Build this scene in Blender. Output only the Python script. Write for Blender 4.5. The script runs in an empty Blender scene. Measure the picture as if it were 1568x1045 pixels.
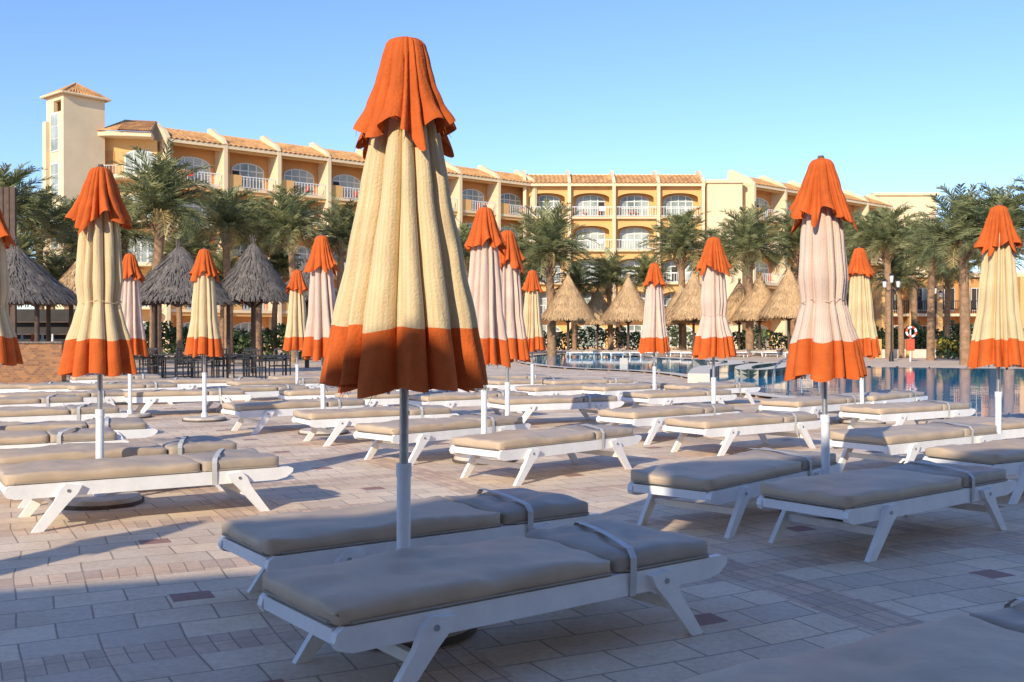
import bpy, bmesh, math, random
from math import sin, cos, pi, radians, sqrt
from mathutils import Vector, noise, Matrix
random.seed(7)
F=1570.0; HV=513.0; CH=1.35; UC=784.0
SAZ=radians(26); SEL=radians(26)
scene=bpy.context.scene
def gp(u,v,z=0.0):
    Y=F*(CH-z)/(v-HV); return ((u-UC)/F*Y, Y)
def at(u,Y): return (u-UC)/F*Y
def zz(v,Y): return CH+(HV-v)*Y/F

# ---------- materials ----------
def mat(name,col,rough=0.7,var=0.15,scale=4.0,bump=0.0,bscale=30.0,metal=0.0,col2=None,stretch=(1,1,1),spec=0.5,transl=0.0,stripes=0):
    m=bpy.data.materials.new(name); m.use_nodes=True
    nt=m.node_tree; N=nt.nodes; L=nt.links
    b=N['Principled BSDF']; b.inputs['Roughness'].default_value=rough; b.inputs['Metallic'].default_value=metal
    b.inputs['Specular IOR Level'].default_value=spec
    tc=N.new('ShaderNodeTexCoord'); mp=N.new('ShaderNodeMapping'); mp.inputs['Scale'].default_value=stretch
    L.new(tc.outputs['Object'],mp.inputs['Vector'])
    nz=N.new('ShaderNodeTexNoise'); nz.inputs['Scale'].default_value=scale; nz.inputs['Detail'].default_value=6; nz.inputs['Roughness'].default_value=0.65
    L.new(mp.outputs[0],nz.inputs['Vector'])
    cr=N.new('ShaderNodeValToRGB')
    c1=tuple(max(0,c*(1-var)) for c in col); c2=col2 if col2 else tuple(min(1,c*(1+var)) for c in col)
    cr.color_ramp.elements[0].color=(*c1,1); cr.color_ramp.elements[1].color=(*c2,1)
    cr.color_ramp.elements[0].position=0.32; cr.color_ramp.elements[1].position=0.68
    L.new(nz.outputs['Fac'],cr.inputs[0]); out=cr.outputs[0]
    if stripes:
        sp=N.new('ShaderNodeSeparateXYZ'); L.new(tc.outputs['Object'],sp.inputs[0])
        def mth(op,a,b2=None):
            x=N.new('ShaderNodeMath'); x.operation=op
            for i,v in enumerate((a,b2)):
                if v is None: continue
                if isinstance(v,(int,float)): x.inputs[i].default_value=v
                else: L.new(v,x.inputs[i])
            return x.outputs[0]
        g=mth('SINE',mth('MULTIPLY',mth('ARCTAN2',sp.outputs[1],sp.outputs[0]),stripes))
        g=mth('GREATER_THAN',g,.25); g=mth('MULTIPLY',g,.5)
        mx=N.new('ShaderNodeMixRGB'); mx.blend_type='MULTIPLY'; L.new(g,mx.inputs[0]); L.new(out,mx.inputs[1]); mx.inputs[2].default_value=(.80,.76,.68,1); out=mx.outputs[0]
    L.new(out,b.inputs['Base Color'])
    if bump>0:
        n2=N.new('ShaderNodeTexNoise'); n2.inputs['Scale'].default_value=bscale; n2.inputs['Detail'].default_value=5
        L.new(mp.outputs[0],n2.inputs['Vector'])
        bp=N.new('ShaderNodeBump'); bp.inputs['Strength'].default_value=bump; bp.inputs['Distance'].default_value=0.02
        L.new(n2.outputs['Fac'],bp.inputs['Height']); L.new(bp.outputs[0],b.inputs['Normal'])
    if transl>0:
        tr=N.new('ShaderNodeBsdfTranslucent'); L.new(out,tr.inputs['Color'])
        mx=N.new('ShaderNodeMixShader'); mx.inputs[0].default_value=transl
        L.new(b.outputs[0],mx.inputs[1]); L.new(tr.outputs[0],mx.inputs[2]); L.new(mx.outputs[0],N['Material Output'].inputs[0])
    return m
M={}
M['orange']=mat('orange_canvas',(0.62,0.125,0.025),0.85,0.22,4,0.3,70,transl=0.08,spec=.2)
M['cream']=mat('cream_canvas',(0.76,0.58,0.335),0.9,0.10,3,0.3,90,transl=0.08,spec=.2,stripes=90)
M['pinkc']=mat('faded_pink_canvas',(0.76,0.57,0.46),0.9,0.10,3,0.3,90,transl=0.08,spec=.2,stripes=90)
M['whitepaint']=mat('white_painted_wood',(0.86,0.84,0.81),0.45,0.07,6,0.12,18)
M['plastic']=mat('white_pole_paint',(0.80,0.80,0.80),0.4,0.08,9)
M['steel']=mat('galvanised_steel',(0.42,0.42,0.42),0.38,0.3,14,0.1,40,metal=0.8,stretch=(1,1,.3))
M['cushion']=mat('taupe_vinyl',(0.54,0.405,0.275),0.5,0.12,2.5,0.35,7)
M['cushion2']=mat('taupe_vinyl_darker',(0.40,0.32,0.245),0.5,0.16,2.5,0.35,7)  # darker, greyer vinyl for the second pad
M['cushside']=mat('taupe_vinyl_side',(0.36,0.30,0.23),0.6,0.1,3)
M['strap']=mat('grey_strap',(0.60,0.59,0.56),0.6,0.1,12)
M['rust']=mat('rusty_rim',(0.12,0.09,0.07),0.8,0.4,12)
M['disc']=mat('concrete_base',(0.54,0.46,0.38),0.8,0.2,6,0.4,30)
M['ochre']=mat('ochre_render',(0.72,0.41,0.15),0.9,0.07,.6,0.1,6)
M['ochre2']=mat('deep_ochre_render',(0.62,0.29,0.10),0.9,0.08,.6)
M['trim']=mat('cream_render',(0.78,0.60,0.37),0.85,0.08,.5,0.1,5)
M['wframe']=mat('white_window_frame',(0.74,0.71,0.66),0.5,0.03,3)
M['tile']=mat('terracotta_tile',(0.56,0.24,0.08),0.8,0.3,1.2,0.4,8,col2=(0.78,0.42,0.15))
M['glass']=mat('curtained_glass',(0.26,0.33,0.29),0.12,0.45,.35,col2=(0.55,0.58,0.5))
M['dark']=mat('dark_interior',(0.05,0.042,0.035),0.9,0.3,1)
M['red']=mat('red_towel',(0.60,0.09,0.04),0.8,0.2,4)
M['leaf']=mat('palm_leaf',(0.19,0.22,0.08),0.5,0.35,1.3,col2=(0.40,0.38,0.17))
M['leaf2']=mat('palm_leaf_dark',(0.10,0.13,0.05),0.55,0.35,1.3,col2=(0.22,0.24,0.10))
M['leafy']=mat('palm_leaf_dry',(0.46,0.34,0.14),0.8,0.25,1.6)
M['trunk']=mat('palm_trunk',(0.32,0.185,0.10),0.95,0.35,5,0.8,12)
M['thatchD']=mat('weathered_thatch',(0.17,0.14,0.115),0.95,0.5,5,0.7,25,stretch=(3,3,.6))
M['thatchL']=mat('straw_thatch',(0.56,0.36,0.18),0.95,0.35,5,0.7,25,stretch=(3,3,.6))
M['wood']=mat('dark_wood',(0.10,0.06,0.04),0.8,0.3,5)
M['blackmetal']=mat('black_metal',(0.02,0.02,0.022),0.4,0.2,5)
M['shrub']=mat('shrub_leaf',(0.10,0.14,0.045),0.7,0.5,1)
M['flower']=mat('yellow_flower',(0.7,0.5,0.05),0.7,0.2,2)
M['coping']=mat('pool_coping_stone',(0.70,0.60,0.48),0.7,0.12,1.5,0.1,9)
M['turq']=mat('turquoise_tile',(0.12,0.50,0.58),0.15,0.1,2)

def brickmat():
    m=bpy.data.materials.new('brown_brick'); m.use_nodes=True; nt=m.node_tree;N=nt.nodes;L=nt.links
    b=N['Principled BSDF']; b.inputs['Roughness'].default_value=.9
    tc=N.new('ShaderNodeTexCoord'); sx=N.new('ShaderNodeSeparateXYZ'); cb=N.new('ShaderNodeCombineXYZ')
    L.new(tc.outputs['Object'],sx.inputs[0]); L.new(sx.outputs[0],cb.inputs[0]); L.new(sx.outputs[2],cb.inputs[1])
    bt=N.new('ShaderNodeTexBrick'); bt.inputs['Scale'].default_value=4; bt.inputs['Color1'].default_value=(.38,.17,.06,1); bt.inputs['Color2'].default_value=(.20,.085,.04,1); bt.inputs['Mortar'].default_value=(.24,.18,.13,1)
    L.new(cb.outputs[0],bt.inputs[0]); L.new(bt.outputs[0],b.inputs['Base Color']); return m
M['brick']=brickmat()

def groundmat():
    m=bpy.data.materials.new('stone_pavers'); m.use_nodes=True; nt=m.node_tree;N=nt.nodes;L=nt.links
    b=N['Principled BSDF']; b.inputs['Roughness'].default_value=.7; b.inputs['Specular IOR Level'].default_value=.4
    tc=N.new('ShaderNodeTexCoord'); mp=N.new('ShaderNodeMapping'); mp.inputs['Rotation'].default_value=(0,0,radians(-27))
    L.new(tc.outputs['Object'],mp.inputs[0])
    wn=N.new('ShaderNodeTexNoise'); wn.inputs['Scale'].default_value=.3
    L.new(mp.outputs[0],wn.inputs[0])
    va=N.new('ShaderNodeVectorMath'); va.operation='SCALE'; va.inputs['Scale'].default_value=.4; L.new(wn.outputs['Color'],va.inputs[0])
    ad=N.new('ShaderNodeVectorMath'); ad.operation='ADD'; L.new(mp.outputs[0],ad.inputs[0]); L.new(va.outputs[0],ad.inputs[1])
    def brick(w,h,c1,c2,mo,off,ms=.006):
        t=N.new('ShaderNodeTexBrick'); t.inputs['Scale'].default_value=1; t.inputs['Brick Width'].default_value=w; t.inputs['Row Height'].default_value=h
        t.inputs['Mortar Size'].default_value=ms; t.inputs['Mortar Smooth'].default_value=.4; t.offset=off; t.inputs['Bias'].default_value=0
        t.inputs['Color1'].default_value=(*c1,1); t.inputs['Color2'].default_value=(*c2,1); t.inputs['Mortar'].default_value=(*mo,1)
        L.new(ad.outputs[0],t.inputs['Vector']); return t
    b1=brick(.34,.26,(.92,.73,.53),(.72,.58,.45),(.40,.31,.23),.5)
    b2=brick(.085,.21,(.84,.62,.45),(.60,.45,.35),(.38,.28,.21),.0,.004)
    sx=N.new('ShaderNodeSeparateXYZ'); L.new(ad.outputs[0],sx.inputs[0])
    def modlt(out,period,thr,off=0):
        a=N.new('ShaderNodeMath'); a.operation='ADD'; a.inputs[1].default_value=off; L.new(out,a.inputs[0])
        f=N.new('ShaderNodeMath'); f.operation='FLOORED_MODULO'; f.inputs[1].default_value=period; L.new(a.outputs[0],f.inputs[0])
        l=N.new('ShaderNodeMath'); l.operation='LESS_THAN'; l.inputs[1].default_value=thr; L.new(f.outputs[0],l.inputs[0]); return l
    bandy=modlt(sx.outputs[1],1.56,.26); bandx=modlt(sx.outputs[0],2.04,.34,.3)
    band=N.new('ShaderNodeMath'); band.operation='MAXIMUM'; L.new(bandy.outputs[0],band.inputs[0]); L.new(bandx.outputs[0],band.inputs[1])
    mx=N.new('ShaderNodeMixRGB'); L.new(band.outputs[0],mx.inputs[0]); L.new(b1.outputs[0],mx.inputs[1]); L.new(b2.outputs[0],mx.inputs[2])
    ax=modlt(sx.outputs[0],2.04,.19,1.0); ay=modlt(sx.outputs[1],1.56,.17,-.9)
    aa=N.new('ShaderNodeMath'); aa.operation='MULTIPLY'; L.new(ax.outputs[0],aa.inputs[0]); L.new(ay.outputs[0],aa.inputs[1])
    m2=N.new('ShaderNodeMixRGB'); L.new(aa.outputs[0],m2.inputs[0]); L.new(mx.outputs[0],m2.inputs[1]); m2.inputs[2].default_value=(.40,.22,.18,1)
    n1=N.new('ShaderNodeTexNoise'); n1.inputs['Scale'].default_value=.8; n1.inputs['Detail'].default_value=9; n1.inputs['Roughness'].default_value=.72; L.new(tc.outputs['Object'],n1.inputs[0])
    r1=N.new('ShaderNodeValToRGB'); r1.color_ramp.elements[0].position=.32; r1.color_ramp.elements[0].color=(.80,.72,.64,1); r1.color_ramp.elements[1].position=.58; r1.color_ramp.elements[1].color=(1.0,1.0,1.0,1); L.new(n1.outputs[0],r1.inputs[0])
    m3=N.new('ShaderNodeMixRGB'); m3.blend_type='MULTIPLY'; m3.inputs[0].default_value=1; L.new(m2.outputs[0],m3.inputs[1]); L.new(r1.outputs[0],m3.inputs[2])
    n2=N.new('ShaderNodeTexNoise'); n2.inputs['Scale'].default_value=28; n2.inputs['Detail'].default_value=6; n2.inputs['Roughness'].default_value=.8; L.new(tc.outputs['Object'],n2.inputs[0])
    r2=N.new('ShaderNodeValToRGB'); r2.color_ramp.elements[0].position=.3; r2.color_ramp.elements[0].color=(.78,.77,.75,1); r2.color_ramp.elements[1].position=.6; r2.color_ramp.elements[1].color=(1.04,1.03,1.02,1); L.new(n2.outputs[0],r2.inputs[0])
    m4=N.new('ShaderNodeMixRGB'); m4.blend_type='MULTIPLY'; m4.inputs[0].default_value=1; L.new(m3.outputs[0],m4.inputs[1]); L.new(r2.outputs[0],m4.inputs[2])
    L.new(m4.outputs[0],b.inputs['Base Color'])
    bp=N.new('ShaderNodeBump'); bp.inputs['Strength'].default_value=.3; bp.inputs['Distance'].default_value=.008
    rg=N.new('ShaderNodeMath'); rg.operation='MULTIPLY_ADD'; rg.inputs[1].default_value=-1; L.new(b1.outputs['Fac'],rg.inputs[0]); L.new(n2.outputs[0],rg.inputs[2])
    L.new(rg.outputs[0],bp.inputs['Height']); L.new(bp.outputs[0],b.inputs['Normal'])
    return m
M['ground']=groundmat()
def watermat():
    m=bpy.data.materials.new('pool_water'); m.use_nodes=True; nt=m.node_tree;N=nt.nodes;L=nt.links
    b=N['Principled BSDF']; b.inputs['Base Color'].default_value=(.01,.30,.55,1); b.inputs['Roughness'].default_value=.03; b.inputs['IOR'].default_value=1.33
    tc=N.new('ShaderNodeTexCoord'); n=N.new('ShaderNodeTexNoise'); n.inputs['Scale'].default_value=1.3; n.inputs['Detail'].default_value=3
    L.new(tc.outputs['Object'],n.inputs[0]); bp=N.new('ShaderNodeBump'); bp.inputs['Strength'].default_value=.10; bp.inputs['Distance'].default_value=.04
    L.new(n.outputs[0],bp.inputs['Height']); L.new(bp.outputs[0],b.inputs['Normal']); return m
M['water']=watermat()

# ---------- mesh builder ----------
class MB:
    def __init__(s): s.v=[]; s.f=[]; s.m=[]; s.names=[]; s.sm=[]
    def mi(s,n):
        if n not in s.names: s.names.append(n)
        return s.names.index(n)
    def add(s,vs,fs,mn,smooth=False):
        o=len(s.v); s.v+= [tuple(p) for p in vs]; k=s.mi(mn)
        for f in fs: s.f.append([i+o for i in f]); s.m.append(k); s.sm.append(smooth)
    def hexa(s,c,mn):
        s.add(c,[(3,2,1,0),(4,5,6,7),(0,1,5,4),(1,2,6,5),(2,3,7,6),(3,0,4,7)],mn)
    def box(s,x0,x1,y0,y1,z0,z1,mn,T=None):
        c=[(x0,y0,z0),(x1,y0,z0),(x1,y1,z0),(x0,y1,z0),(x0,y0,z1),(x1,y0,z1),(x1,y1,z1),(x0,y1,z1)]
        if T: c=[T(*p) for p in c]
        s.hexa(c,mn)
    def tube(s,p0,p1,r0,r1,mn,n=10,cap=True):
        p0=Vector(p0);p1=Vector(p1); d=(p1-p0).normalized(); a=d.orthogonal().normalized(); b=d.cross(a)
        vs=[]
        for p,r in((p0,r0),(p1,r1)):
            for i in range(n):
                t=2*pi*i/n; vs.append(p+(a*cos(t)+b*sin(t))*r)
        fs=[(i,(i+1)%n,n+(i+1)%n,n+i) for i in range(n)]
        s.add(vs,fs,mn,True)
        if cap: s.add(vs,[tuple(range(n-1,-1,-1)),tuple(range(n,2*n))],mn)
    def path(s,pts,r,mn,n=8):
        for a,b in zip(pts,pts[1:]): s.tube(a,b,r,r,mn,n)
    def prism(s,poly,off,mn):
        n=len(poly); o=Vector(off); vs=[Vector(p) for p in poly]+[Vector(p)+o for p in poly]
        s.add(vs,[tuple(range(n-1,-1,-1)),tuple(range(n,2*n))]+[(i,(i+1)%n,n+(i+1)%n,n+i) for i in range(n)],mn)
    def rbox(s,cx,cy,cz,hx,hy,hz,r,mn,nx=8,ny=5,wr=0.0,seed=0,T=None):
        def ax(h,n):
            a=[-h,-h+.3*r,-h+r]; a+=[-h+r+(2*h-2*r)*i/n for i in range(1,n)]; a+=[h-r,h-.3*r,h]; return a
        X,Y,Z=ax(hx,nx),ax(hy,ny),ax(hz,2)
        idx={};vs=[];fs=[]
        def V(i,j,k):
            if (i,j,k) in idx: return idx[(i,j,k)]
            P=Vector((X[i],Y[j],Z[k])); c=Vector((max(-hx+r,min(hx-r,P.x)),max(-hy+r,min(hy-r,P.y)),max(-hz+r,min(hz-r,P.z))))
            d=P-c
            if d.length>1e-6:
                d=d.normalized()*r
            q=c+d
            if wr>0 and q.z>0:
                q.z+=wr*noise.noise(Vector((q.x*3+seed,q.y*5,seed)))+wr*.5*noise.noise(Vector((q.x*11+seed,q.y*6,seed)))
                q.z+=wr*.6*(1-(q.y/hy)**2)*(1-(q.x/hx)**4)
            if wr>0:
                q.y+=.010*noise.noise(Vector((q.x*4+seed,q.y,3+seed)))
                q.x+=.012*noise.noise(Vector((q.x*2,q.y*5+seed,9+seed)))
                # rounded plan corners
                ex=max(0,abs(q.x)-(hx-.06))/.06; ey=max(0,abs(q.y)-(hy-.06))/.06
                if ex>0 and ey>0:
                    l=sqrt(ex*ex+ey*ey)
                    if l>1: q.x=(1 if q.x>0 else -1)*(hx-.06+.06*ex/l); q.y=(1 if q.y>0 else -1)*(hy-.06+.06*ey/l)
            q+=Vector((cx,cy,cz))
            if T: q=Vector(T(*q))
            vs.append(q); idx[(i,j,k)]=len(vs)-1; return len(vs)-1
        a,b,c=len(X)-1,len(Y)-1,len(Z)-1
        for i in range(a):
            for j in range(b):
                fs.append((V(i,j,0),V(i,j+1,0),V(i+1,j+1,0),V(i+1,j,0))); fs.append((V(i,j,c),V(i+1,j,c),V(i+1,j+1,c),V(i,j+1,c)))
        for i in range(a):
            for k in range(c):
                fs.append((V(i,0,k),V(i+1,0,k),V(i+1,0,k+1),V(i,0,k+1))); fs.append((V(i,b,k),V(i,b,k+1),V(i+1,b,k+1),V(i+1,b,k)))
        for j in range(b):
            for k in range(c):
                fs.append((V(0,j,k),V(0,j,k+1),V(0,j+1,k+1),V(0,j+1,k))); fs.append((V(a,j,k),V(a,j+1,k),V(a,j+1,k+1),V(a,j,k+1)))
        s.add(vs,fs,mn,True)
    def mesh(s,name):
        me=bpy.data.meshes.new(name); me.from_pydata(s.v,[],s.f)
        for n in s.names: me.materials.append(M[n])
        me.polygons.foreach_set('material_index',s.m); me.polygons.foreach_set('use_smooth',s.sm); me.update(); return me
def obj(name,me,loc=(0,0,0),rz=0,sc=1,parent=None,tilt=(0,0)):
    o=bpy.data.objects.new(name,me); o.location=loc; o.rotation_euler=(tilt[0],tilt[1],rz)
    o.scale=(sc,sc,sc) if not isinstance(sc,tuple) else sc
    scene.collection.objects.link(o)
    if parent: o.parent=parent
    return o
def empty(name,loc=(0,0,0)):
    e=bpy.data.objects.new(name,None); e.location=loc; scene.collection.objects.link(e); return e

# ---------- umbrella ----------
def interp(pr,z):
    for (z0,r0),(z1,r1) in zip(pr,pr[1:]):
        if z<=z0 and z>=z1:
            t=(z0-z)/(z0-z1); t=t*t*(3-2*t)*.4+t*.6; return r0+(r1-r0)*t
    return pr[-1][1]
def fabric(mb,pr,seed,nf,amp0,amp1,hem,bandz,m1,m2,rows=46,nt=230,ns=1.0):
    rnd=random.Random(seed)
    w=[rnd.uniform(.5,1.7) for _ in range(nf)]; S=sum(w); k=[0]
    for x in w: k.append(k[-1]+x/S)
    pk=[rnd.uniform(.82,1.10) for _ in range(nf)]; hm=[rnd.uniform(-.5,1) for _ in range(nf)]; ph=[rnd.uniform(0,6) for _ in range(nf)]; dp=[rnd.uniform(.65,1.2) for _ in range(nf+1)]; dp[nf]=dp[0]
    sk=[rnd.uniform(-.45,.45) for _ in range(nf)]
    zt,zb=pr[0][0],pr[-1][0]; vs=[]
    nb=int(rows*(zt-bandz)/(zt-zb)) if bandz else rows
    for j in range(rows+1):
        if bandz: t=((zt-bandz)*j/nb if j<=nb else (zt-bandz)+(bandz-zb)*(j-nb)/(rows-nb))/(zt-zb)
        else: t=j/rows
        z0=zt+(zb-zt)*t
        for i in range(nt):
            a=i/nt; q=0
            while k[q+1]<a and q<nf-1: q+=1
            p=(a-k[q])/(k[q+1]-k[q]); p=min(1,max(0,p))
            d=dp[q]*(1-p)+dp[q+1]*p
            p=p**(1+sk[q]+.25*sin(ph[q]+t*4))
            sh=sin(pi*p)**.42
            am=(amp0+(amp1-amp0)*t)*d
            sc=1+(pk[q]-1)*(.3+.7*t)
            r=interp(pr,z0)*((1-am)+am*sh*sc)
            r*=1+ns*.05*noise.noise(Vector((cos(2*pi*a)*3,sin(2*pi*a)*3+z0*2.2,seed)))+ns*.02*noise.noise(Vector((cos(2*pi*a)*9,sin(2*pi*a)*9+z0*7,seed)))
            th=2*pi*a+.08*t*sin(ph[q]+z0*2.4)
            z=z0-hem*t*t*(hm[q]*sh+.25*sin(ph[q]*3+a*40))
            vs.append((r*cos(th),r*sin(th),z))
    f1=[];f2=[]
    for j in range(rows):
        for i in range(nt):
            f=(j*nt+i,(j+1)*nt+i,(j+1)*nt+(i+1)%nt,j*nt+(i+1)%nt)
            (f1 if j<nb else f2).append(f)
    o=len(mb.v); mb.add(vs,f1,m1,True)
    kk=mb.mi(m2)
    for f in f2: mb.f.append([x+o for x in f]); mb.m.append(kk); mb.sm.append(True)
    for _ in range(26):
        i=rnd.randrange(nt); p=Vector(vs[rows*nt+i]); q=p+Vector((rnd.uniform(-.02,.02),rnd.uniform(-.02,.02),-rnd.uniform(.01,.04))); mb.tube(p,q,.0016,.001,m2,3,False)
def umbrella(kind,cloth,seed):
    mb=MB()
    if kind=='main':
        body=[(2.56,.06),(2.35,.145),(2.0,.205),(1.7,.265),(1.4,.325),(1.12,.375)]; bz=1.385
        cap=[(2.712,.02),(2.708,.06),(2.68,.092),(2.6,.115),(2.5,.14),(2.38,.185),(2.27,.248)]
    elif kind=='tied':
        body=[(2.56,.07),(2.35,.13),(2.1,.165),(1.8,.185),(1.62,.165),(1.5,.20),(1.3,.265),(1.06,.31)]; bz=1.33
        cap=[(2.712,.02),(2.708,.06),(2.66,.095),(2.5,.15),(2.38,.20),(2.27,.255)]
    else:
        body=[(2.56,.07),(2.35,.14),(2.1,.165),(1.85,.19),(1.62,.205),(1.45,.235),(1.25,.27),(1.05,.30)]; bz=1.32
        cap=[(2.712,.02),(2.708,.06),(2.66,.09),(2.5,.14),(2.38,.185),(2.28,.24)]
    fabric(mb,body,seed,15 if kind=='main' else 12,.44,.52,.045,bz,cloth,'orange',ns=.6)
    fabric(mb,cap,seed+50,14,.12,.50,.11,None,'orange','orange',rows=24)
    if kind=='tied':
        n=40; pts=[(.16*cos(2*pi*i/n),.16*sin(2*pi*i/n),1.62+.012*sin(i*.7)) for i in range(n+1)]; mb.path(pts,.003,cloth,5)
    if kind!='main': mb.tube((0,0,2.69),(0,0,2.73),.035,.02,'rust',10)
    mb.tube((0,0,.72),(0,0,2.6),.021,.021,'steel',16)
    mb.tube((0,0,.05),(0,0,.74),.032,.032,'plastic',20)
    mb.tube((0,0,.70),(0,0,.76),.036,.036,'plastic',20)
    for i in range(8):
        a=2*pi*i/8+.2; R=body[-1][1]*.55
        mb.tube((.03*cos(a),.03*sin(a),1.6),(R*cos(a),R*sin(a),body[-1][0]-.03),.007,.007,'whitepaint',6)
    mb.tube((0,0,.004),(0,0,.03),.34,.34,'rust',48); mb.tube((0,0,.03),(0,0,.062),.325,.31,'disc',48)
    mb.tube((0,0,.062),(0,0,.13),.05,.045,'plastic',16)
    return mb.mesh('beach_umbrella')
um_main=umbrella('main','cream',3)
UM={('cream',0):umbrella('tied','cream',11),('cream',1):umbrella('loose','cream',12),('pinkc',0):umbrella('tied','pinkc',13),('pinkc',1):umbrella('loose','pinkc',14),('pinkc',2):umbrella('loose','pinkc',24),('cream',2):umbrella('loose','cream',22)}
obj('beach_umbrella',um_main,(-.50,4.70,0),radians(20),1,tilt=(0,radians(.3)))
UL=[(152,8.2,'cream',0,.4,.3),(1266,7.68,'pinkc',0,2.1,1.3),(741,10.95,'pinkc',1,.9,.3),(777,13.0,'pinkc',2,3,0),(1093,14.2,'pinkc',0,1.7,.4),(1002,19.2,'pinkc',1,.2,0),
 (815,21,'cream',1,2.2,0),(495,14.0,'pinkc',2,4.2,.8),(455,20.8,'cream',1,5,0),(313,16.1,'cream',2,.6,0),(199,16.7,'pinkc',1,1.2,0),(1321,15.6,'cream',1,2.9,1.2),(1529,10.7,'cream',2,1.9,0),(-16,10.4,'cream',0,1.0,0)]
for u,Y,c,k,rz,tl in UL:
    obj('beach_umbrella',UM[(c,k)],(at(u,Y),Y,0),rz,random.uniform(.985,1.01),tilt=(0,radians(tl)))
obj('beach_umbrella',UM[('cream',1)],(-4.7,2.4,0),1)

# ---------- lounger ----------
def lounger(seed,dens=1):
    mb=MB(); rnd=random.Random(seed)
    hw=.315
    for sy in(-1,1):
        y=sy*hw
        poly=[]
        for (x,z) in [(-1.0,.272),(-.985,.245),(-.93,.228),(.90,.228),(.98,.245),(1.03,.283),(1.035,.31),(1.0,.325),(-.96,.325),(-.99,.305)]:
            poly.append((x,y-.019,z))
        mb.prism(poly,(0,.038,0),'whitepaint')
        for sx in(-1,1):
            yo=y+sy*.0195 if sy>0 else y-.0195-.034
            x0=sx*.56; x1=sx*.80
            pts=[(x0-sx*.05,.300),(x0+sx*.06,.312),(x0+sx*.10,.27),(x0+sx*.13,.20),(x1+sx*.035,.0),(x1-sx*.04,.0),(x0+sx*.035,.19),(x0-sx*.02,.245)]
            if sx<0: pts=pts[::-1]
            mb.prism([(p[0],yo,p[1]) for p in pts],(0,.034,0),'whitepaint')
            mb.tube((x0+sx*.04,yo+(.034 if sy>0 else 0),.27),(x0+sx*.04,yo+(.040 if sy>0 else -.006),.27),.012,.012,'steel',8)
    for sx in(-1,1):
        mb.box(sx*.66-.015,sx*.66+.015,-hw-.018,hw+.018,.13,.175,'whitepaint')
        mb.box(sx*.97-.02,sx*.97+.02,-hw+.021,hw-.021,.26,.315,'whitepaint')
    for i in range(13):
        x=-.88+i*.145
        mb.box(x-.04,x+.04,-hw+.021,hw-.021,.302,.32,'whitepaint')
    mb.box(.28,.31,-.26,.26,.25,.29,'whitepaint')
    hy=.335
    mb.rbox(-.335,0,.364,.663,hy,.038,.026,'cushion',24,12,.020,seed)
    mb.rbox(.633,0,.364,.303,hy*.995,.038,.026,'cushion2',14,12,.024,seed+5)
    for (xa,xb) in((-.995,.325),(.34,.93)):
        zc=.335
        c=[(xa+.06,-hy-.0,zc),(xb-.03,-hy,zc),(xb,-hy+.03,zc),(xb,hy-.03,zc),(xb-.03,hy,zc),(xa+.06,hy,zc),(xa,hy-.06,zc),(xa,-hy+.06,zc),(xa+.06,-hy,zc)]
        mb.path(c,.006,'cushside',5)
    xs=.55; z1=.422
    st=[(-hy-.012,.30),(-hy-.014,.390),(-hy+.03,z1+.003),(-.1,z1+.014),(.1,z1+.014),(hy-.03,z1+.003),(hy+.014,.390),(hy+.012,.30),(hy+.006,.225),(-hy-.006,.225),(-hy-.012,.30)]
    w=.019; sk=rnd.uniform(.0,.15)
    for a,b in zip(st,st[1:]):
        xa=xs+sk*a[0]/hy; xb=xs+sk*b[0]/hy
        mb.add([(xa-w,a[0],a[1]),(xa+w,a[0],a[1]),(xb+w,b[0],b[1]),(xb-w,b[0],b[1])],[(0,1,2,3)],'strap',True)
    if rnd.random()<.6: mb.add([(xs-sk-.012,-hy-.014,.30),(xs-sk+.02,-hy-.014,.30),(xs-sk+.04,-hy-.02,.17),(xs-sk+.012,-hy-.02,.17)],[(0,1,2,3)],'strap')
    return mb.mesh('sun_lounger')
LM=[lounger(i*3.3) for i in range(5)]
def LG(x,y,ang,k=None):
    k=random.randrange(5) if k is None else k
    return obj('sun_lounger',LM[k],(x,y,0),radians(ang))
for x,y,a in [(-.02,4.43,37),(-.5,5.56,35),(-2.76,7.73,32),(-3.36,8.75,34),(2.55,6.88,38),(1.72,7.66,48),(.36,10.0,45),(-.75,11.4,45),(1.42,3.03,31)]:
    LG(x,y,a)
LP=[(1140,640,42),(1025,627,42),(1405,660,35),(1575,684,35),(1390,622,38),(1250,612,40),(1040,601,40),(962,591,40),(850,610,30),(870,592,35),(720,605,35),
 (575,629,33),(455,617,33),(285,600,30),(390,594,33),(190,590,30),(425,584,33),(520,598,33),(80,651,32),(15,668,32),(60,628,32),(20,612,30),(100,603,30),
 (180,577,30),(230,583,32),(640,590,30),(700,582,30),(560,580,30),(780,577,30),(810,583,32),(1090,590,40),(1350,604,40),(1530,645,38),(330,582,30),(130,590,30),(30,590,30),(900,583,30),(480,577,30),(610,603,33)]
for u,v,a in LP:
    Y=1523/(v-HV); LG(at(u,Y),Y,a+random.uniform(-7,7))
for i in range(17):
    u=880+i*22+random.uniform(-6,6); Y=random.uniform(61,64); LG(at(u,Y),Y,random.choice([80,95,100,70]))

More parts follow.
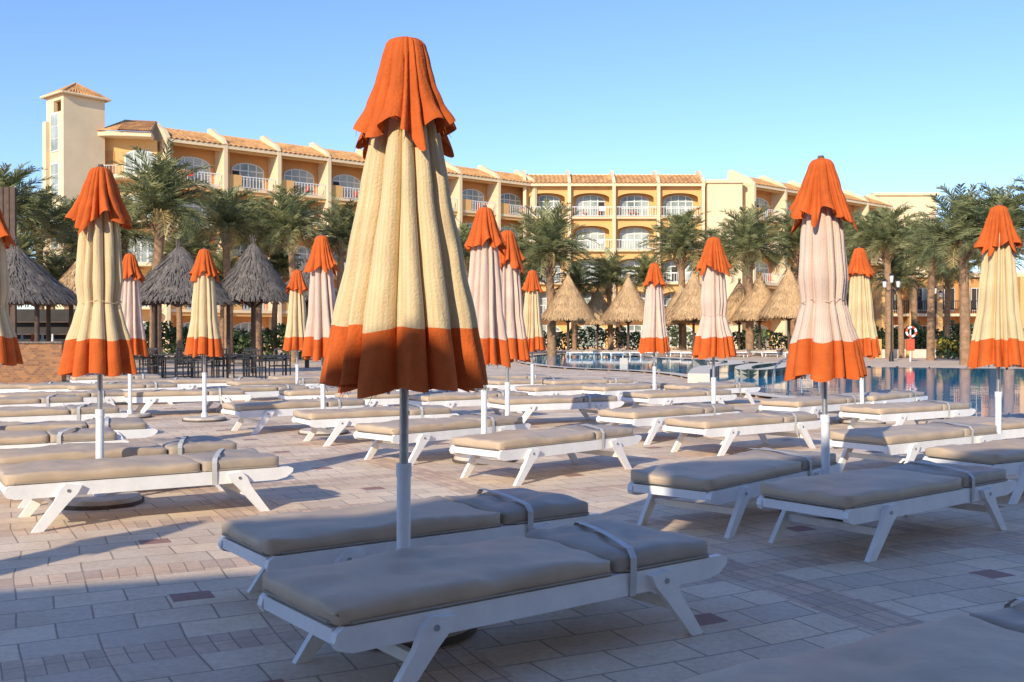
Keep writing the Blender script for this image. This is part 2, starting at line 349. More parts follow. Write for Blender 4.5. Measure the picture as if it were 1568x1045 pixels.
# ---------- ground & pool ----------
mb=MB(); mb.add([(-900,-300,0),(900,-300,0),(900,1800,0),(-900,1800,0)],[(0,1,2,3)],'ground'); obj('ground',mb.mesh('ground'))
def chaikin(p,n=2):
    for _ in range(n):
        q=[]
        for i in range(len(p)):
            a=p[i]; b=p[(i+1)%len(p)]
            q.append((a[0]*.75+b[0]*.25,a[1]*.75+b[1]*.25)); q.append((a[0]*.25+b[0]*.75,a[1]*.25+b[1]*.75))
        p=q
    return p
uv=[(800,556),(860,565),(1000,570),(1080,580),(1110,597),(1200,612),(1300,618),(1420,638),(1600,656),(1900,676),(2400,610),(1900,567),(1568,566),(1340,563),(1215,560),(1140,555),(1060,552),(980,547),(900,543),(840,543),(800,548)]
pool=chaikin([gp(u,v) for u,v in uv])
mb=MB(); mb.add([(x,y,.012) for x,y in pool],[tuple(range(len(pool)))],'water'); obj('pool_water',mb.mesh('pool_water'))
def strip(pts,w0,w1,z,mn,closed=True):
    mb=MB(); n=len(pts); P=[Vector((x,y,0)) for x,y in pts]; ring=[]
    for i in range(n):
        a=P[i-1] if (closed or i>0) else P[i]; b=P[(i+1)%n] if (closed or i<n-1) else P[i]
        d=(b-a).normalized(); nn=Vector((d.y,-d.x,0))
        ring.append((P[i]+nn*w0,P[i]+nn*w1))
    for i in range(n if closed else n-1):
        a,b=ring[i]; c,d=ring[(i+1)%n]
        up=Vector((0,0,z))
        mb.add([a,b,d,c,a+up,b+up,d+up,c+up],[(4,5,6,7),(0,1,5,4),(2,3,7,6)],mn)
    return mb
obj('pool_coping',strip(pool,-.08,.45,.06,'coping').mesh('pool_coping'))
isl=[gp(u,v) for u,v in [(955,558),(1010,557),(1070,560),(1125,563),(1128,568),(1085,573),(1072,580),(1070,588)]]
obj('pool_divider_wall',strip(isl,-.3,.3,.28,'coping',False).mesh('pool_divider'))
cp=chaikin([gp(u,v) for u,v in [(1130,569),(1215,562),(1218,570),(1180,579),(1125,580)]])
mb=MB(); mb.add([(x,y,.13) for x,y in cp],[tuple(range(len(cp)))],'turq'); obj('childrens_pool_water',mb.mesh('kp'))
obj('childrens_pool_rim',strip(cp,-.05,.5,.26,'coping').mesh('kpr'))
mb=MB()
for k in(0,.55):
    pts=[]
    for i in range(13):
        t=i/12; a=pi*t; pts.append((k,-.45*cos(a),.05+.75*sin(a)**.6))
    mb.path(pts,.022,'steel',8)
px,py=gp(1205,604); obj('pool_ladder_rail',mb.mesh('rail'),(px,py,0),radians(30))

# ---------- hotel ----------
def facade(P,P0,P1,nb,FL,fh,seed,base=0,mid=False,depth=9):
    P0=Vector((*P0,0));P1=Vector((*P1,0)); Lg=(P1-P0).length; t=(P1-P0)/Lg; n=Vector((t.y,-t.x,0)); H=FL*fh
    T=lambda s,d,z:(P0+t*s+n*d+Vector((0,0,z)))
    W,TR,G,RF,RL=P['walls'],P['trim'],P['windows'],P['roof'],P['railings']
    rnd=random.Random(seed); b=Lg/nb
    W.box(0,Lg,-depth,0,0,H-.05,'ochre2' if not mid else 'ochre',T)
    for i in range(nb+1):
        s=i*b
        pr=[(0,0),(1.75,0),(1.75,H+.15),(1.15,H+.75),(.2,H+1.15),(-.9,H+1.75),(-1.5,H+1.75),(-1.5,H-.4),(0,H-.4)]
        TR.prism([T(s-.16,d,z) for d,z in pr],t*.32,'trim')
    for i in range(nb):
        s0=i*b+.16; s1=(i+1)*b-.16; sc=(s0+s1)/2
        for f in range(FL):
            z0=f*fh
            if f>0:
                TR.box(s0,s1,.0,1.5,z0-.16,z0+.06,'trim',T)
                RL.box(s0,s1,1.42,1.47,z0+.98,z0+1.05,'wframe',T); RL.box(s0,s1,1.42,1.47,z0+.12,z0+.17,'wframe',T)
                nn=16
                for q in range(nn):
                    ss=s0+(s1-s0)*(q+.5)/nn; RL.box(ss-.022,ss+.022,1.425,1.465,z0+.17,z0+.98,'wframe',T)
                if not mid:
                    W.box(s0,s0+(s1-s0)*.30,1.3,1.48,z0+.06,z0+1.1,'ochre',T)
                if rnd.random()<.3:
                    a=rnd.uniform(s0+.9,s1-1.2); w=rnd.uniform(.4,.9)
                    RL.prism([T(a,1.50,z0+.62),T(a+w*.6,1.50,z0+.58),T(a+w,1.50,z0+.66),T(a+w,1.50,z0+1.07),T(a,1.50,z0+1.07)],n*.03,rnd.choice(['red','red','wframe']))
                for q in range(rnd.choice([0,1,2])):
                    a=rnd.uniform(s0+.5,s1-1); RL.box(a,a+.5,.5,1.0,z0+.4,z0+.45,'red',T); RL.box(a,a+.05,.5,1.0,z0+.45,z0+.9,'red',T)
            hwid=(s1-s0)*(.36 if mid else .33); zb=z0+.1; zs=z0+1.75; rise=.65
            cx=sc if mid else sc+.35
            def arch(hw,zb,zs,rise,d,m,NB):
                pts=[T(cx-hw,d,zb),T(cx+hw,d,zb)]+[T(cx+hw*cos(pi*q/12),d,zs+rise*sin(pi*q/12)) for q in range(13)]
                NB.add(pts,[tuple(range(len(pts)))],m)
            arch(hwid,zb,zs,rise,.03,'wframe',G); arch(hwid-.1,zb+.08,zs,rise-.1,.045,'glass',G)
            for q in range(1,4):
                ss=cx-hwid+2*hwid*q/4; zt=zs+rise*sqrt(max(0,1-((ss-cx)/hwid)**2))-.05
                G.box(ss-.05,ss+.05,.03,.08,zb,zt,'wframe',T)
            if rnd.random()<.4:
                q=rnd.randrange(4); ss=cx-hwid+2*hwid*q/4; G.box(ss+.07,ss+hwid/2-.07,.046,.06,zb+.1,zs-.1,'dark',T)
            G.box(cx-hwid+.05,cx+hwid-.05,.03,.085,zs-.08,zs+.02,'wframe',T)
            G.box(cx-hwid+.05,cx+hwid-.05,.03,.085,zb+.9,zb+.97,'wframe',T)
            if mid and f>0:
                zt=z0+fh-.16 if f<FL-1 else H-.1
                hw2=(s1-s0)/2-.25; N=14
                for q in range(N):
                    A=pi*q/N; B=pi*(q+1)/N
                    xa=sc+hw2*cos(A); xb=sc+hw2*cos(B); za=z0+1.95+.5*sin(A); zb2=z0+1.95+.5*sin(B)
                    W.add([T(xa,1.1,za),T(xb,1.1,zb2),T(xb,1.1,zt),T(xa,1.1,zt),T(xa,.95,za),T(xb,.95,zb2)],[(0,3,2,1),(0,1,5,4)],'ochre')
                for (a,c) in((s0,sc-hw2),(sc+hw2,s1)): W.box(a,c,.95,1.1,z0+.06,zt,'ochre',T)
            elif not mid:
                zt=(z0+fh-.16) if f<FL-1 else H-.1
                W.box(s0,s1,1.1,1.35,zt-.28,zt,'ochre',T)
                W.box(s0,s0+.55,.0,.9,z0+.06,zt-.0,'ochre',T)
    TR.box(-.2,Lg+.2,-depth-.2,1.6,H-.1,H+.02,'trim',T)
    TR.box(-.2,Lg+.2,1.6,1.72,H-.22,H+.06,'trim',T)
    ns=int(Lg/.22)
    vs=[];fs=[]
    for q in range(ns+1):
        s=Lg*q/ns; h=.09 if q%2 else 0
        for d,z in((1.8,H+.04),(.6,H+.55),(-1.2,H+1.3)): vs.append(T(s,d,z+h))
    for q in range(ns):
        for e in range(2): fs.append((q*3+e,(q+1)*3+e,(q+1)*3+e+1,q*3+e+1))
    RF.add(vs,fs,'tile')
    RF.box(0,Lg,-1.6,-1.2,H,H+1.42,'trim',T)
def hotel(name,secs,extra=None):
    P={k:MB() for k in('walls','trim','windows','roof','railings')}
    for s in secs: facade(P,*s[:2],*s[2:])
    if extra: extra(P)
    e=empty(name)
    for k,m in P.items():
        if m.v: obj(k,m.mesh(k),parent=e)
    return e
FH=3.28; FL=5
A0=(at(245,80),80); A1=(at(803,104),104); B1=(at(1072,104),104)
def left_extra(P):
    W,TR,G,RF,RL=[P[k] for k in('walls','trim','windows','roof','railings')]
    c=Vector((at(98,75),75,0)); th=radians(50); WD=3.2
    t=Vector((cos(th),sin(th),0)); n=Vector((t.y,-t.x,0))
    T=lambda s,d,z:c+t*s+n*d+Vector((0,0,z))
    zt=zz(142,75); DD=2.6
    W.box(0,WD,-DD,0,0,zt-1.3,'trim',T)
    W.box(0,WD,-.35,0,zt-1.3,zt,'trim',T); W.box(0,WD,-DD,-DD+.35,zt-1.3,zt,'trim',T)
    W.box(WD-.35,WD,-DD+.35,-.35,zt-1.3,zt,'trim',T); W.box(0,.3,-DD+.35,-1.5,zt-1.3,zt,'trim',T); W.box(.0,.3,-1.5,-.35,zt-.45,zt,'trim',T)
    W.box(1.2,1.25,-DD+.35,-.35,zt-1.3,zt,'ochre2',T)
    TR.box(-.3,0,-DD,-DD+.5,0,zt-1.9,'trim',T)
    for (za,zb) in((zz(230,75),zz(170,75)),(zz(300,75),zz(247,75)),(zz(380,75),zz(315,75))):
        G.box(-.06,-.0,-1.9,-.65,za,zb,'wframe',T)
        for k in range(2):
            for j in range(3):
                a=-1.82+k*.57; h=(zb-za-.3)/3
                G.box(-.08,-.06,a,a+.5,za+.1+j*(h+.05),za+.1+j*(h+.05)+h,'glass',T)
    ap=T(WD/2,-DD/2,zt+1.15); o=.28
    q=[T(-o,o,zt-.02),T(WD+o,o,zt-.02),T(WD+o,-DD-o,zt-.02),T(-o,-DD-o,zt-.02)]
    RF.add(q+[ap],[(0,1,4),(1,2,4),(2,3,4),(3,0,4)],'tile')
    for a,b2 in ((0,1),(1,2),(2,3),(3,0)): RF.tube(q[a],ap,.09,.07,'tile',6); RF.tube(q[a],q[b2],.1,.1,'trim',6)
    for e,(a,b2) in enumerate(((0,1),(3,0))):
        for k in range(1,14):
            p=q[a].lerp(q[b2],k/14); f=1-abs(k/14-.5)*2; RF.tube(p,p.lerp(ap,f*.97),.06,.05,'tile',5,False)
    c2=Vector((at(128,77),77.5,0)); d2=Vector((at(243,79),78.6,0))-c2; L2=d2.length; t2=d2/L2; n2=Vector((t2.y,-t2.x,0))
    T2=lambda s,d,z:c2+t2*s+n2*d+Vector((0,0,z))
    H2=FH*FL-.1
    W.box(.3,L2,-6,-.3,0,H2,'ochre',T2)
    for f in range(1,FL+1):
        z=H2 if f==FL else f*FH
        prof=[(-.4,-1),(0,.1),(.8,.8),(1.8,1.15),(3.0,1.3),(L2-.25,1.3),(L2-.25,-1)]
        TR.prism([T2(s,d-.15,z) for s,d in prof],(0,0,.35 if f==FL else .22),'trim')
        if f<FL:
            pr=prof[:-1]
            for (s,d),(s1,d1) in zip(pr,pr[1:]):
                for z1 in(.95,.25): RL.tube(T2(s,d-.2,z+z1),T2(s1,d1-.2,z+z1),.03,.03,'wframe',5)
                for k in range(5):
                    u=k/5; RL.tube(T2(s+(s1-s)*u,d+(d1-d)*u-.2,z+.1),T2(s+(s1-s)*u,d+(d1-d)*u-.2,z+.95),.018,.018,'wframe',4,False)
        zb=(f-1)*FH
        cx=3.9
        pts=[T2(cx-1.2,-.27,zb+.1),T2(cx+1.2,-.27,zb+.1)]+[T2(cx+1.2*cos(pi*q/12),-.27,zb+1.8+.6*sin(pi*q/12)) for q in range(13)]
        G.add(pts,[tuple(range(len(pts)))],'wframe')
        pts=[T2(cx-1.08,-.25,zb+.2),T2(cx+1.08,-.25,zb+.2)]+[T2(cx+1.08*cos(pi*q/12),-.25,zb+1.8+.5*sin(pi*q/12)) for q in range(13)]
        G.add(pts,[tuple(range(len(pts)))],'glass')
        for k in(-.5,0,.5): G.box(cx+k-.05,cx+k+.05,-.25,-.2,zb+.2,zb+2.25,'wframe',T2)
        G.box(1.2,2.0,-.3,-.26,zb+.1,zb+2.2,'ochre2',T2)
    rz0=H2+.36
    vs=[T2(-.1,-.8,rz0),T2(1.0,.9,rz0),T2(3.0,1.35,rz0),T2(L2-.2,1.35,rz0),T2(L2-.2,-2,rz0+1.4),T2(2.4,-2,rz0+1.4)]
    RF.add(vs,[(0,1,5),(1,2,5),(2,3,4,5)],'tile')
    for k in range(20):
        s=2.5+(L2-2.8)*k/19; RF.tube(T2(s,1.33,rz0+.02),T2(s,-2,rz0+1.42),.06,.06,'tile',5,False)
def right_extra(P):
    W,TR,G,RF,RL=[P[k] for k in('walls','trim','windows','roof','railings')]
    W.box(at(1074,104)+.25,at(1130,104),102.1,112,0,zz(281,102.2),'trim')
    TR.box(at(1074,104)+.1,at(1130,104)+.15,101.9,112.2,zz(281,102.2),zz(281,102.2)+.35,'trim')
hotel('hotel_building',[(A0,A1,8,FL,FH,5),(A1,B1,4,FL,FH,8,0,True)],lambda P:(left_extra(P),right_extra(P)))
C0=(at(1134,104),104); C1=(at(1345,122),122)
hotel('hotel_wing_building',[(C0,C1,5,FL,FH,9)])
def simple_block(name,u0,u1,Y,vt,nb,fl,m='ochre',depth=12,windows=True):
    P=MB(); G=MB(); TRm=MB(); x0,x1=at(u0,Y),at(u1,Y); H=zz(vt,Y); P.box(x0,x1,Y,Y+depth,0,H,m)
    TRm.box(x0-.2,x1+.2,Y-.25,Y+depth+.2,H,H+.35,'trim')
    fh=H/fl; b=(x1-x0)/nb
    for f in range(fl if windows else 1):
        for i in range(nb):
            c=x0+(i+.5)*b; z=f*fh; hw=b*.3
            G.box(c-hw,c+hw,Y-.05,Y-.0,z+.3,z+fh*.72,'wframe'); 
            for s in(-1,0,1): G.box(c+s*hw*.64-hw*.28,c+s*hw*.64+hw*.28,Y-.07,Y-.05,z+.4,z+fh*.7,'glass' if (i+f+s)%3==0 else 'dark')
            TRm.box(c-hw-.3,c+hw+.3,Y-1.2,Y,z-.12+ (0 if f else .16),z+.08,'trim')
            if f: 
                for s in range(12): TRm.box(c-hw-.2+s*(2*hw+.4)/11-.02,c-hw-.2+s*(2*hw+.4)/11+.02,Y-1.15,Y-1.1,z+.08,z+1,'blackmetal')
                TRm.box(c-hw-.3,c+hw+.3,Y-1.16,Y-1.09,z+1,z+1.06,'blackmetal')
    if windows:
        for i in range(nb+1): TRm.box(x0+i*b-.2,x0+i*b+.2,Y-1.3,Y,0,H-.01,'ochre')
    e=empty(name)
    obj('walls',P.mesh('walls'),parent=e); obj('windows',G.mesh('windows'),parent=e); obj('balconies_and_cornice',TRm.mesh('trim'),parent=e)
simple_block('cream_annex_building',1337,1434,124,300,4,5,'trim',12,False)
simple_block('villa_building',1345,1720,78,425,9,2,'ochre2')
# unseen building behind the camera, outline shaped to cast the foreground shade
off=Vector((sin(SAZ),cos(SAZ)))*(6.2/math.tan(SEL))
bp=Vector((-2.9,5.35))-off; bd=Vector((.954,.30))
a=bp-bd*22
mbW=MB(); t=Vector((bd.x,bd.y,0)); nrm=Vector((-t.y,t.x,0)); T=lambda s,d,z:Vector((a.x,a.y,0))+t*s+nrm*d+Vector((0,0,z))
SS=25.9
mbW.box(0,44,-10,0,0,6.0,'ochre',T); mbW.box(-.2,SS-.2,-10.2,0.0,6.0,6.2,'trim',T)
mbW.box(SS,44,-10,-.02,6.0,7.0,'ochre',T); mbW.box(SS-.2,44.2,-10.2,0.0,7.0,7.2,'trim',T)  # taller section added so the shade reaches further on the right
mbW.box(SS-1.2,SS-.25,-1.2,-.02,6.2,6.5,'trim',T)
for (sa,sb,h) in((20.5,21.4,.25),(22.9,23.3,.15)): mbW.box(sa,sb,-.9,-.2,6.2,6.2+h,'trim',T)  # unseen roof boxes, added to break up the shadow edge
for i in range(10):
    for f in range(2):
        mbW.box(2+i*4.2,4.4+i*4.2,.0,.05,f*3+.4,f*3+2.3,'wframe',T)
        for k in range(3): mbW.box(2.1+i*4.2+k*.76,2.78+i*4.2+k*.76,.05,.07,f*3+.5,f*3+2.2,'glass',T)
obj('shade_casting_building',mbW.mesh('shade_casting_block'))

# ---------- palms ----------
def palm(seed,h,L,nf=80):
    rnd=random.Random(seed); mb=MB()
    segs=14; n=10; pr=[]
    lean=(rnd.uniform(-.3,.3),rnd.uniform(-.3,.3))
    for i in range(segs+1):
        t=i/segs; pr.append((Vector((lean[0]*t*t,lean[1]*t*t,h*t)),(.22-.05*t)*(1.0+.08*(i%2))+(.12*max(0,t-.8)/.2)))
    for (p,r),(q,s) in zip(pr,pr[1:]): mb.tube(p,q,r,s,'trunk',n,False)
    top=pr[-1][0]
    for i in range(60):
        a=rnd.uniform(0,2*pi); z=rnd.uniform(-1.1,.1); p=top+Vector((.22*cos(a),.22*sin(a),z)); mb.tube(p,p+Vector((.18*cos(a),.18*sin(a),.25)),.06,.02,rnd.choice(['trunk','leafy']),4,False)
    for k in range(nf):
        az=k*2.39996+rnd.uniform(-.25,.25); q=(k+.5)/nf
        el=radians(89-105*q+rnd.uniform(-8,8)); l=L*rnd.uniform(.82,1.12)*(1-.12*q)
        m='leaf' if rnd.random()<.70 else 'leaf2'
        if q>.9 : m='leafy' if rnd.random()<.5 else 'leaf2'
        N=16; p=top.copy(); e=el; step=l/N; pts=[p.copy()]; dirs=[]
        sag=rnd.uniform(.5,1.2)
        for i in range(N):
            t=i/N; e-=sag*radians(5.4)*(.15+1.4*t)
            az2=az+.18*sin(i*.25+k)
            d=Vector((cos(e)*cos(az2),cos(e)*sin(az2),sin(e))); p=p+d*step; pts.append(p.copy()); dirs.append(d)
        for i in range(N):
            mb_r=.024*(1-i/N)+.006
            d=dirs[i]; side=d.cross(Vector((0,0,1)))
            if side.length<.05: side=Vector((sin(az),-cos(az),0))
            side.normalize(); up=side.cross(d).normalized()
            a,b=pts[i],pts[i+1]
            mb.add([a-side*mb_r,a+side*mb_r,b+side*mb_r*.8,b-side*mb_r*.8],[(0,1,2,3)],'leafy' if i<6 else m)
            if i<2: continue
            t=i/N; ll=L*.235*(sin(pi*min(1,t*.82+.15))**.6)
            for h2 in(0,.5):
                c=a.lerp(b,h2)
                for s in(-1,1):
                    tip=c+(side*s*rnd.uniform(.5,.85)+d*rnd.uniform(.5,.95)+up*rnd.uniform(-.1,.5)).normalized()*ll*rnd.uniform(.75,1.12)
                    tip.z-=ll*.16*rnd.random()
                    w=d*.036+Vector((0,0,.016))
                    mid=c.lerp(tip,.5)+Vector((0,0,.02))
                    mb.add([c-w*.5,c+w*.5,mid+w*.8,tip,mid-w*.8],[(0,1,2,3,4)],m)
    for k in range(8):
        a=rnd.uniform(0,2*pi); p=top+Vector((.1*cos(a),.1*sin(a),.1)); q=p+Vector((.6*cos(a),.6*sin(a),-.1)); mb.tube(p,q,.025,.018,'leafy',4,False)
        for j in range(14):
            e2=q+Vector((rnd.uniform(-.15,.15),rnd.uniform(-.15,.15),-rnd.uniform(.2,.7))); mb.tube(q,e2,.014,.012,'leafy',3,False)
    return mb.mesh('date_palm')
PV=[palm(100+i,5.0,2.6) for i in range(5)]
PL=[(12,330,46,84),(62,352,50,64),(105,362,54,62),(238,322,45,90),(195,362,50,62),(350,348,50,66),(395,362,54,62),(450,356,50,66),(520,368,54,60),(560,390,58,54),(775,405,70,54),(715,395,70,54),
 (845,390,68,74),(800,425,72,48),(935,432,74,46),(1045,382,70,62),(1095,402,74,52),(1148,385,66,66),(1215,376,70,58),(1250,405,70,54),(1362,374,58,62),(1330,372,62,48),(1478,370,46,82),(1425,395,54,60),(1545,360,44,78),
 (1600,345,44,80),(990,430,76,42),(300,390,56,52),(20,400,44,52),(140,395,48,54),(660,400,72,56),(1400,382,70,48),(1300,385,70,50),(275,405,50,46),(420,412,56,46),(1520,400,56,56),(1450,420,60,50),(880,440,74,38),(165,420,52,46),(1380,430,60,46),(1290,430,66,44),(80,430,46,44),(340,430,54,44)]
def put_palm(i,x,Y,zc,L):
    s=L/2.3
    o=obj('date_palm',PV[i%5],(x,Y,zc-5.0*s),random.uniform(0,6.28),s)
    if zc-5.0*s>0:
        mb=MB(); mb.tube((0,0,-(zc-5.0*s)/s),(0,0,.1),.24,.22,'trunk',10); obj('trunk_base',mb.mesh('trunk_base'),parent=o)
for i,(u,v,Y,r) in enumerate(PL): put_palm(i,at(u,Y),Y,zz(v,Y),r*Y/F)

def shrub(name,x0,x1,y,h,w,m,n,fl=0):
    rnd=random.Random(int(x0*10)); mb=MB()
    for k in range(n):
        x=rnd.uniform(x0,x1); hh=h*(.65+.6*noise.noise(Vector((x*.45,y,0)))+.35*noise.noise(Vector((x*1.7,y,4)))+.2); z=hh*rnd.random()**.6; yy=y+rnd.uniform(-w,w)*(1-.4*z/h)
        c=Vector((x,yy,z)); a=Vector((rnd.uniform(-1,1),rnd.uniform(-1,1),rnd.uniform(-1,1))).normalized()*.13; b=Vector((rnd.uniform(-1,1),rnd.uniform(-1,1),rnd.uniform(-1,1))).normalized()*.10
        mb.add([c-a,c+b,c+a,c-b],[(0,1,2,3)],'flower' if rnd.random()<fl and z>hh*.4 else m)
    obj(name,mb.mesh(name))
shrub('flowering_hedge',at(1440,57),at(1600,57),57,1.2,.8,'shrub',3500,.45)
shrub('garden_hedge',at(560,78),at(1330,78),80,2.0,1.2,'shrub',9000,.02)
shrub('garden_hedge',at(-40,52),at(560,52),56,2.0,1.4,'shrub',8000,.0)
shrub('garden_hedge',at(1330,66),at(1640,66),68,2.2,1.0,'shrub',6000,.03)

# ---------- thatched huts ----------
def hut(seed,R,He,Ha,m,posts):
    rnd=random.Random(seed); mb=MB(); n=72; rows=9; vs=[]
    for j in range(rows+1):
        t=j/rows; r=.06+(R-.06)*t**.92; z=Ha-(Ha-He)*(t**.85)
        for i in range(n):
            a=2*pi*i/n; rr=r*(1+.05*noise.noise(Vector((cos(a)*3,sin(a)*3,t*6+seed))))+.04*((j%2)) ; vs.append((rr*cos(a),rr*sin(a),z+.07*noise.noise(Vector((a*5,t*9,seed)))-(rnd.uniform(0,.12) if j==rows else 0)))
    fs=[(j*n+i,(j+1)*n+i,(j+1)*n+(i+1)%n,j*n+(i+1)%n) for j in range(rows) for i in range(n)]
    mb.add(vs,fs,m)
    for k in range(1700):
        a=rnd.uniform(0,2*pi); t=rnd.random()**.6; t2=min(1.09,t+rnd.uniform(.08,.2))
        def P(t,o): 
            r=.06+(R-.06)*t**.92+o; return Vector((r*cos(a),r*sin(a),Ha-(Ha-He)*(t**.85)))
        p,q=P(t,.02),P(t2,rnd.uniform(.03,.13)); sd=Vector((-sin(a),cos(a),0)); sw=rnd.uniform(.012,.035); q+=sd*rnd.uniform(-.08,.08)
        mb.add([p-sd*sw,p+sd*sw,q+sd*sw*.5,q-sd*sw*.5],[(0,1,2,3)],m)
    for k in range(30):
        a=rnd.uniform(0,2*pi); mb.tube((.04*cos(a),.04*sin(a),Ha-.1),(.12*cos(a),.12*sin(a),Ha+rnd.uniform(.1,.3)),.015,.005,m,4,False)
    if posts==1:
        mb.tube((0,0,0),(0,0,Ha-.1),.09,.07,'wood',10)
        for k in range(6):
            a=k*pi/3; mb.tube((0,0,He-.35),(R*.7*cos(a),R*.7*sin(a),He+(Ha-He)*.2),.035,.03,'wood',6)
    else:
        for k in range(posts):
            a=2*pi*(k+.3)/posts; x,y=R*.82*cos(a),R*.82*sin(a); mb.tube((x,y,0),(x,y,He+.2),.08,.07,'wood',8)
            b=2*pi*(k+1.3)/posts; mb.tube((x,y,He),(R*.82*cos(b),R*.82*sin(b),He),.06,.06,'wood',6)
    return mb.mesh('thatched_hut')
HL=[(275,35,378,462,88,'D',6),(388,36,373,458,64,'D',1),(470,42,402,458,52,'D',1),(22,31,376,462,98,'D',6),(125,44,395,452,48,'L',1),(560,46,410,462,48,'L',1)]
for i,(u,Y,va,ve,r,c,p) in enumerate(HL):
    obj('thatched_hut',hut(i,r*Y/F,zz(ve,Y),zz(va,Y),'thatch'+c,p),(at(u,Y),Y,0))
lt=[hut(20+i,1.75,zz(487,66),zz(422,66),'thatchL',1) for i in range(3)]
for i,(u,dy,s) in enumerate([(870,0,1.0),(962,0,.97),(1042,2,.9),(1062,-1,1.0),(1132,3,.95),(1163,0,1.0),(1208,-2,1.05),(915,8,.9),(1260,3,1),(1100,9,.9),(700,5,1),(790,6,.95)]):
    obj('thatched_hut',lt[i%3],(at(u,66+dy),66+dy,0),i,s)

mb=MB(); Y=28; mb.box(at(-60,Y),at(98,Y),Y-.15,Y+.15,0,zz(526,Y),'brick'); mb.box(at(-60,Y)-.03,at(98,Y)+.03,Y-.2,Y+.2,zz(526,Y),zz(526,Y)+.05,'thatchD'); obj('brick_wall',mb.mesh('brick_wall'))
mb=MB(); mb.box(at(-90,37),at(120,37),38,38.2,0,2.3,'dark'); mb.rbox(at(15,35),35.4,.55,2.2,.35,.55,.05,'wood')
for k in range(10): mb.tube((at(5,35)-1.6+k*.35,35.3,1.1),(at(5,35)-1.6+k*.35,35.3,1.38),.05,.03,random.choice(['glass','wframe','red']),8)
for k in range(3): mb.box(at(-70,38),at(110,38),37.7,38,.9+k*.45,.94+k*.45,'wood')
obj('beach_bar_counter',mb.mesh('bar'))
mb=MB(); Y=34
for k in range(7): mb.box(at(-40,Y)+k*.2,at(-40,Y)+k*.2+.17,Y,Y+.12,0,zz(287,Y),'wood')
mb.box(at(-40,Y),at(-40,Y)+1.38,Y+.12,Y+.2,zz(300,Y),zz(290,Y),'wood'); mb.box(at(-40,Y),at(-40,Y)+1.38,Y+.12,Y+.2,.3,.5,'wood')
obj('timber_screen',mb.mesh('timber_screen'))
def chair():
    mb=MB(); r=.022; B='blackmetal'
    for s in(-.24,.24):
        mb.path([(s,-.25,0),(s,-.25,.66),(s,.22,.66),(s,.25,.0)],r,B,6); mb.path([(s,.22,.42),(s,.30,.92)],r,B,6)
    mb.path([(-.24,-.25,.02),(.24,-.25,.02)],r,B,6); mb.path([(-.24,.25,.02),(.24,.25,.02)],r,B,6)
    mb.box(-.23,.23,-.24,.24,.42,.45,B)
    for k in range(3): mb.tube((-.16+k*.16,.225,.45),(-.16+k*.16,.30,.92),.012,.012,B,5)
    mb.path([(-.24,.30,.92),(.24,.30,.92)],r,B,6); return mb.mesh('metal_chair')
def table():
    mb=MB(); B='blackmetal'; mb.rbox(0,0,.74,.5,.45,.02,.015,B,3,3)
    for x in(-.38,.38):
        for y in(-.38,.38): mb.tube((x,y,0),(x,y,.72),.025,.025,B,6)
    mb.box(-.38,.38,-.40,-.36,.6,.66,B); mb.box(-.38,.38,.36,.40,.6,.66,B); return mb.mesh('metal_table')
CHm,TBm=chair(),table()
for i in range(5):
    u=215+i*50; Y=30.5+random.uniform(-1.0,1.5)
    obj('metal_table',TBm,(at(u,Y),Y,0),random.uniform(-.1,.1))
    for k,(dx,dy) in enumerate([(-.3,-.75),(.0,.75)]): obj('metal_chair',CHm,(at(u,Y)+dx+random.uniform(-.1,.1),Y+dy,0),(pi if dy<0 else 0)+random.uniform(-.5,.5))

def lamp(h):
    mb=MB(); B='blackmetal'; mb.tube((0,0,0),(0,0,.5),.12,.08,B,10); mb.tube((0,0,.5),(0,0,h),.05,.035,B,8)
    for k in range(4):
        a=k*pi/2+.4; x,y=.45*cos(a),.45*sin(a); mb.path([(0,0,h-.35),(x*.6,y*.6,h-.45),(x,y,h-.25)],.018,B,5)
        mb.tube((x,y,h-.25),(x,y,h+.05),.07,.12,'wframe',6); mb.tube((x,y,h+.05),(x,y,h+.2),.15,.02,B,6)
    mb.tube((0,0,h),(0,0,h+.35),.07,.12,'wframe',6); mb.tube((0,0,h+.35),(0,0,h+.5),.15,.02,B,6)
    return mb.mesh('street_lamp')
lm=lamp(4.0)
for u,Y in((1365,52),(1432,66),(1285,72),(640,66)): obj('street_lamp',lm,(at(u,Y),Y,0))
mb=MB(); mb.tube((0,0,0),(0,0,1.7),.04,.04,'whitepaint',8); mb.rbox(0,-.02,.85,.2,.08,.3,.04,'red',3,3)
n=24
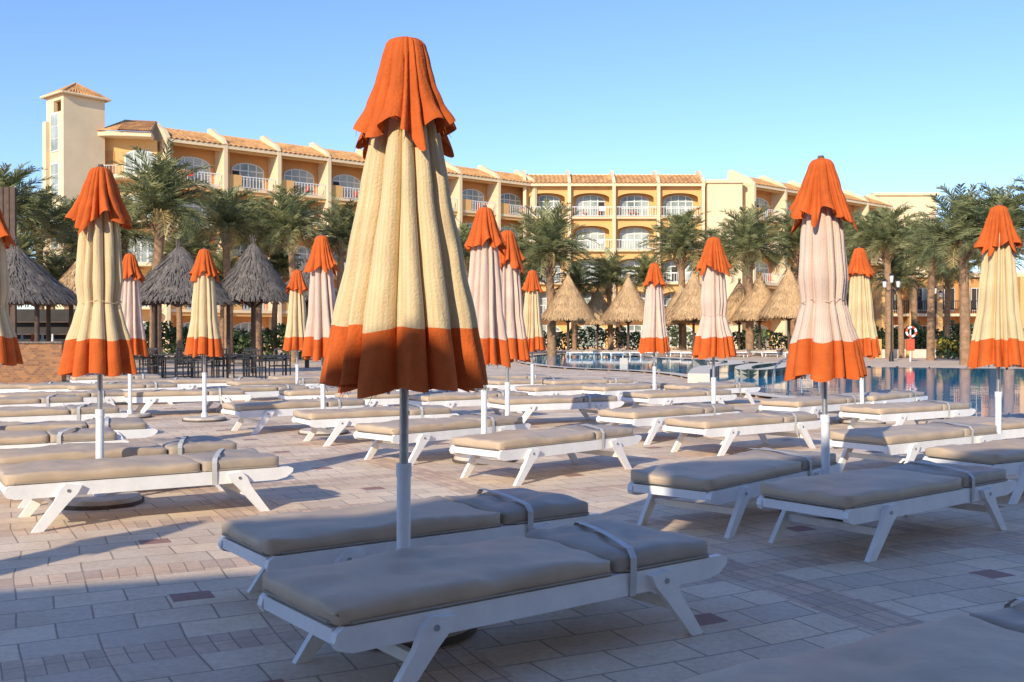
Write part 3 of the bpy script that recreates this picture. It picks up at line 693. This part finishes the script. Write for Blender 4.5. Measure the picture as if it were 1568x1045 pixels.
for i in range(n):
    a=2*pi*i/n;b=2*pi*(i+1)/n; mb.tube((.24*cos(a),-.12,1.5+.24*sin(a)),(.24*cos(b),-.12,1.5+.24*sin(b)),.06,.06,'red' if (i//3)%2 else 'whitepaint',8)
px=at(1394,52); obj('lifebuoy_stand',mb.mesh('lifebuoy_stand'),(px,52,0))
mb=MB()
mb.box(at(1340,60),at(1700,60),60,60.3,0,.5,'coping')
for k in range(8): mb.box(at(1340,60)+k*1.8,at(1340,60)+k*1.8+.35,59.9,60.4,0,1.1,'ochre')
obj('garden_wall',mb.mesh('garden_wall'))

# ---------- light ----------
w=bpy.data.worlds.new('World'); scene.world=w; w.use_nodes=True; nt=w.node_tree
sk=nt.nodes.new('ShaderNodeTexSky'); sk.sky_type='NISHITA'; sk.sun_disc=False; sk.sun_elevation=SEL; sk.sun_rotation=pi+SAZ
sk.air_density=1.1; sk.dust_density=.1; sk.ozone_density=2.0
tn=nt.nodes.new('ShaderNodeMixRGB'); tn.blend_type='MULTIPLY'; tn.inputs[0].default_value=1; tn.inputs[2].default_value=(.90,1.06,1.46,1)
bg=nt.nodes['Background']; bg.inputs[1].default_value=.15; nt.links.new(sk.outputs[0],tn.inputs[1]); nt.links.new(tn.outputs[0],bg.inputs[0])
sl=bpy.data.lights.new('sun','SUN'); sl.energy=5; sl.angle=radians(.5); sl.color=(1,.90,.72)
so=bpy.data.objects.new('sun',sl); scene.collection.objects.link(so)
d=Vector((sin(SAZ)*cos(SEL),cos(SAZ)*cos(SEL),-sin(SEL))); so.rotation_euler=d.to_track_quat('-Z','Y').to_euler(); so.location=(-10,-20,20)
cd=bpy.data.cameras.new('camera'); cd.sensor_width=36; cd.lens=36*F/1568; cd.clip_end=4000; cd.clip_start=.05
co=bpy.data.objects.new('camera',cd); scene.collection.objects.link(co); co.location=(0,0,CH)
co.rotation_euler=(radians(90)-math.atan(9.5/F),0,0); scene.camera=co
scene.view_settings.view_transform='Standard'; scene.view_settings.look='None'; scene.view_settings.exposure=0
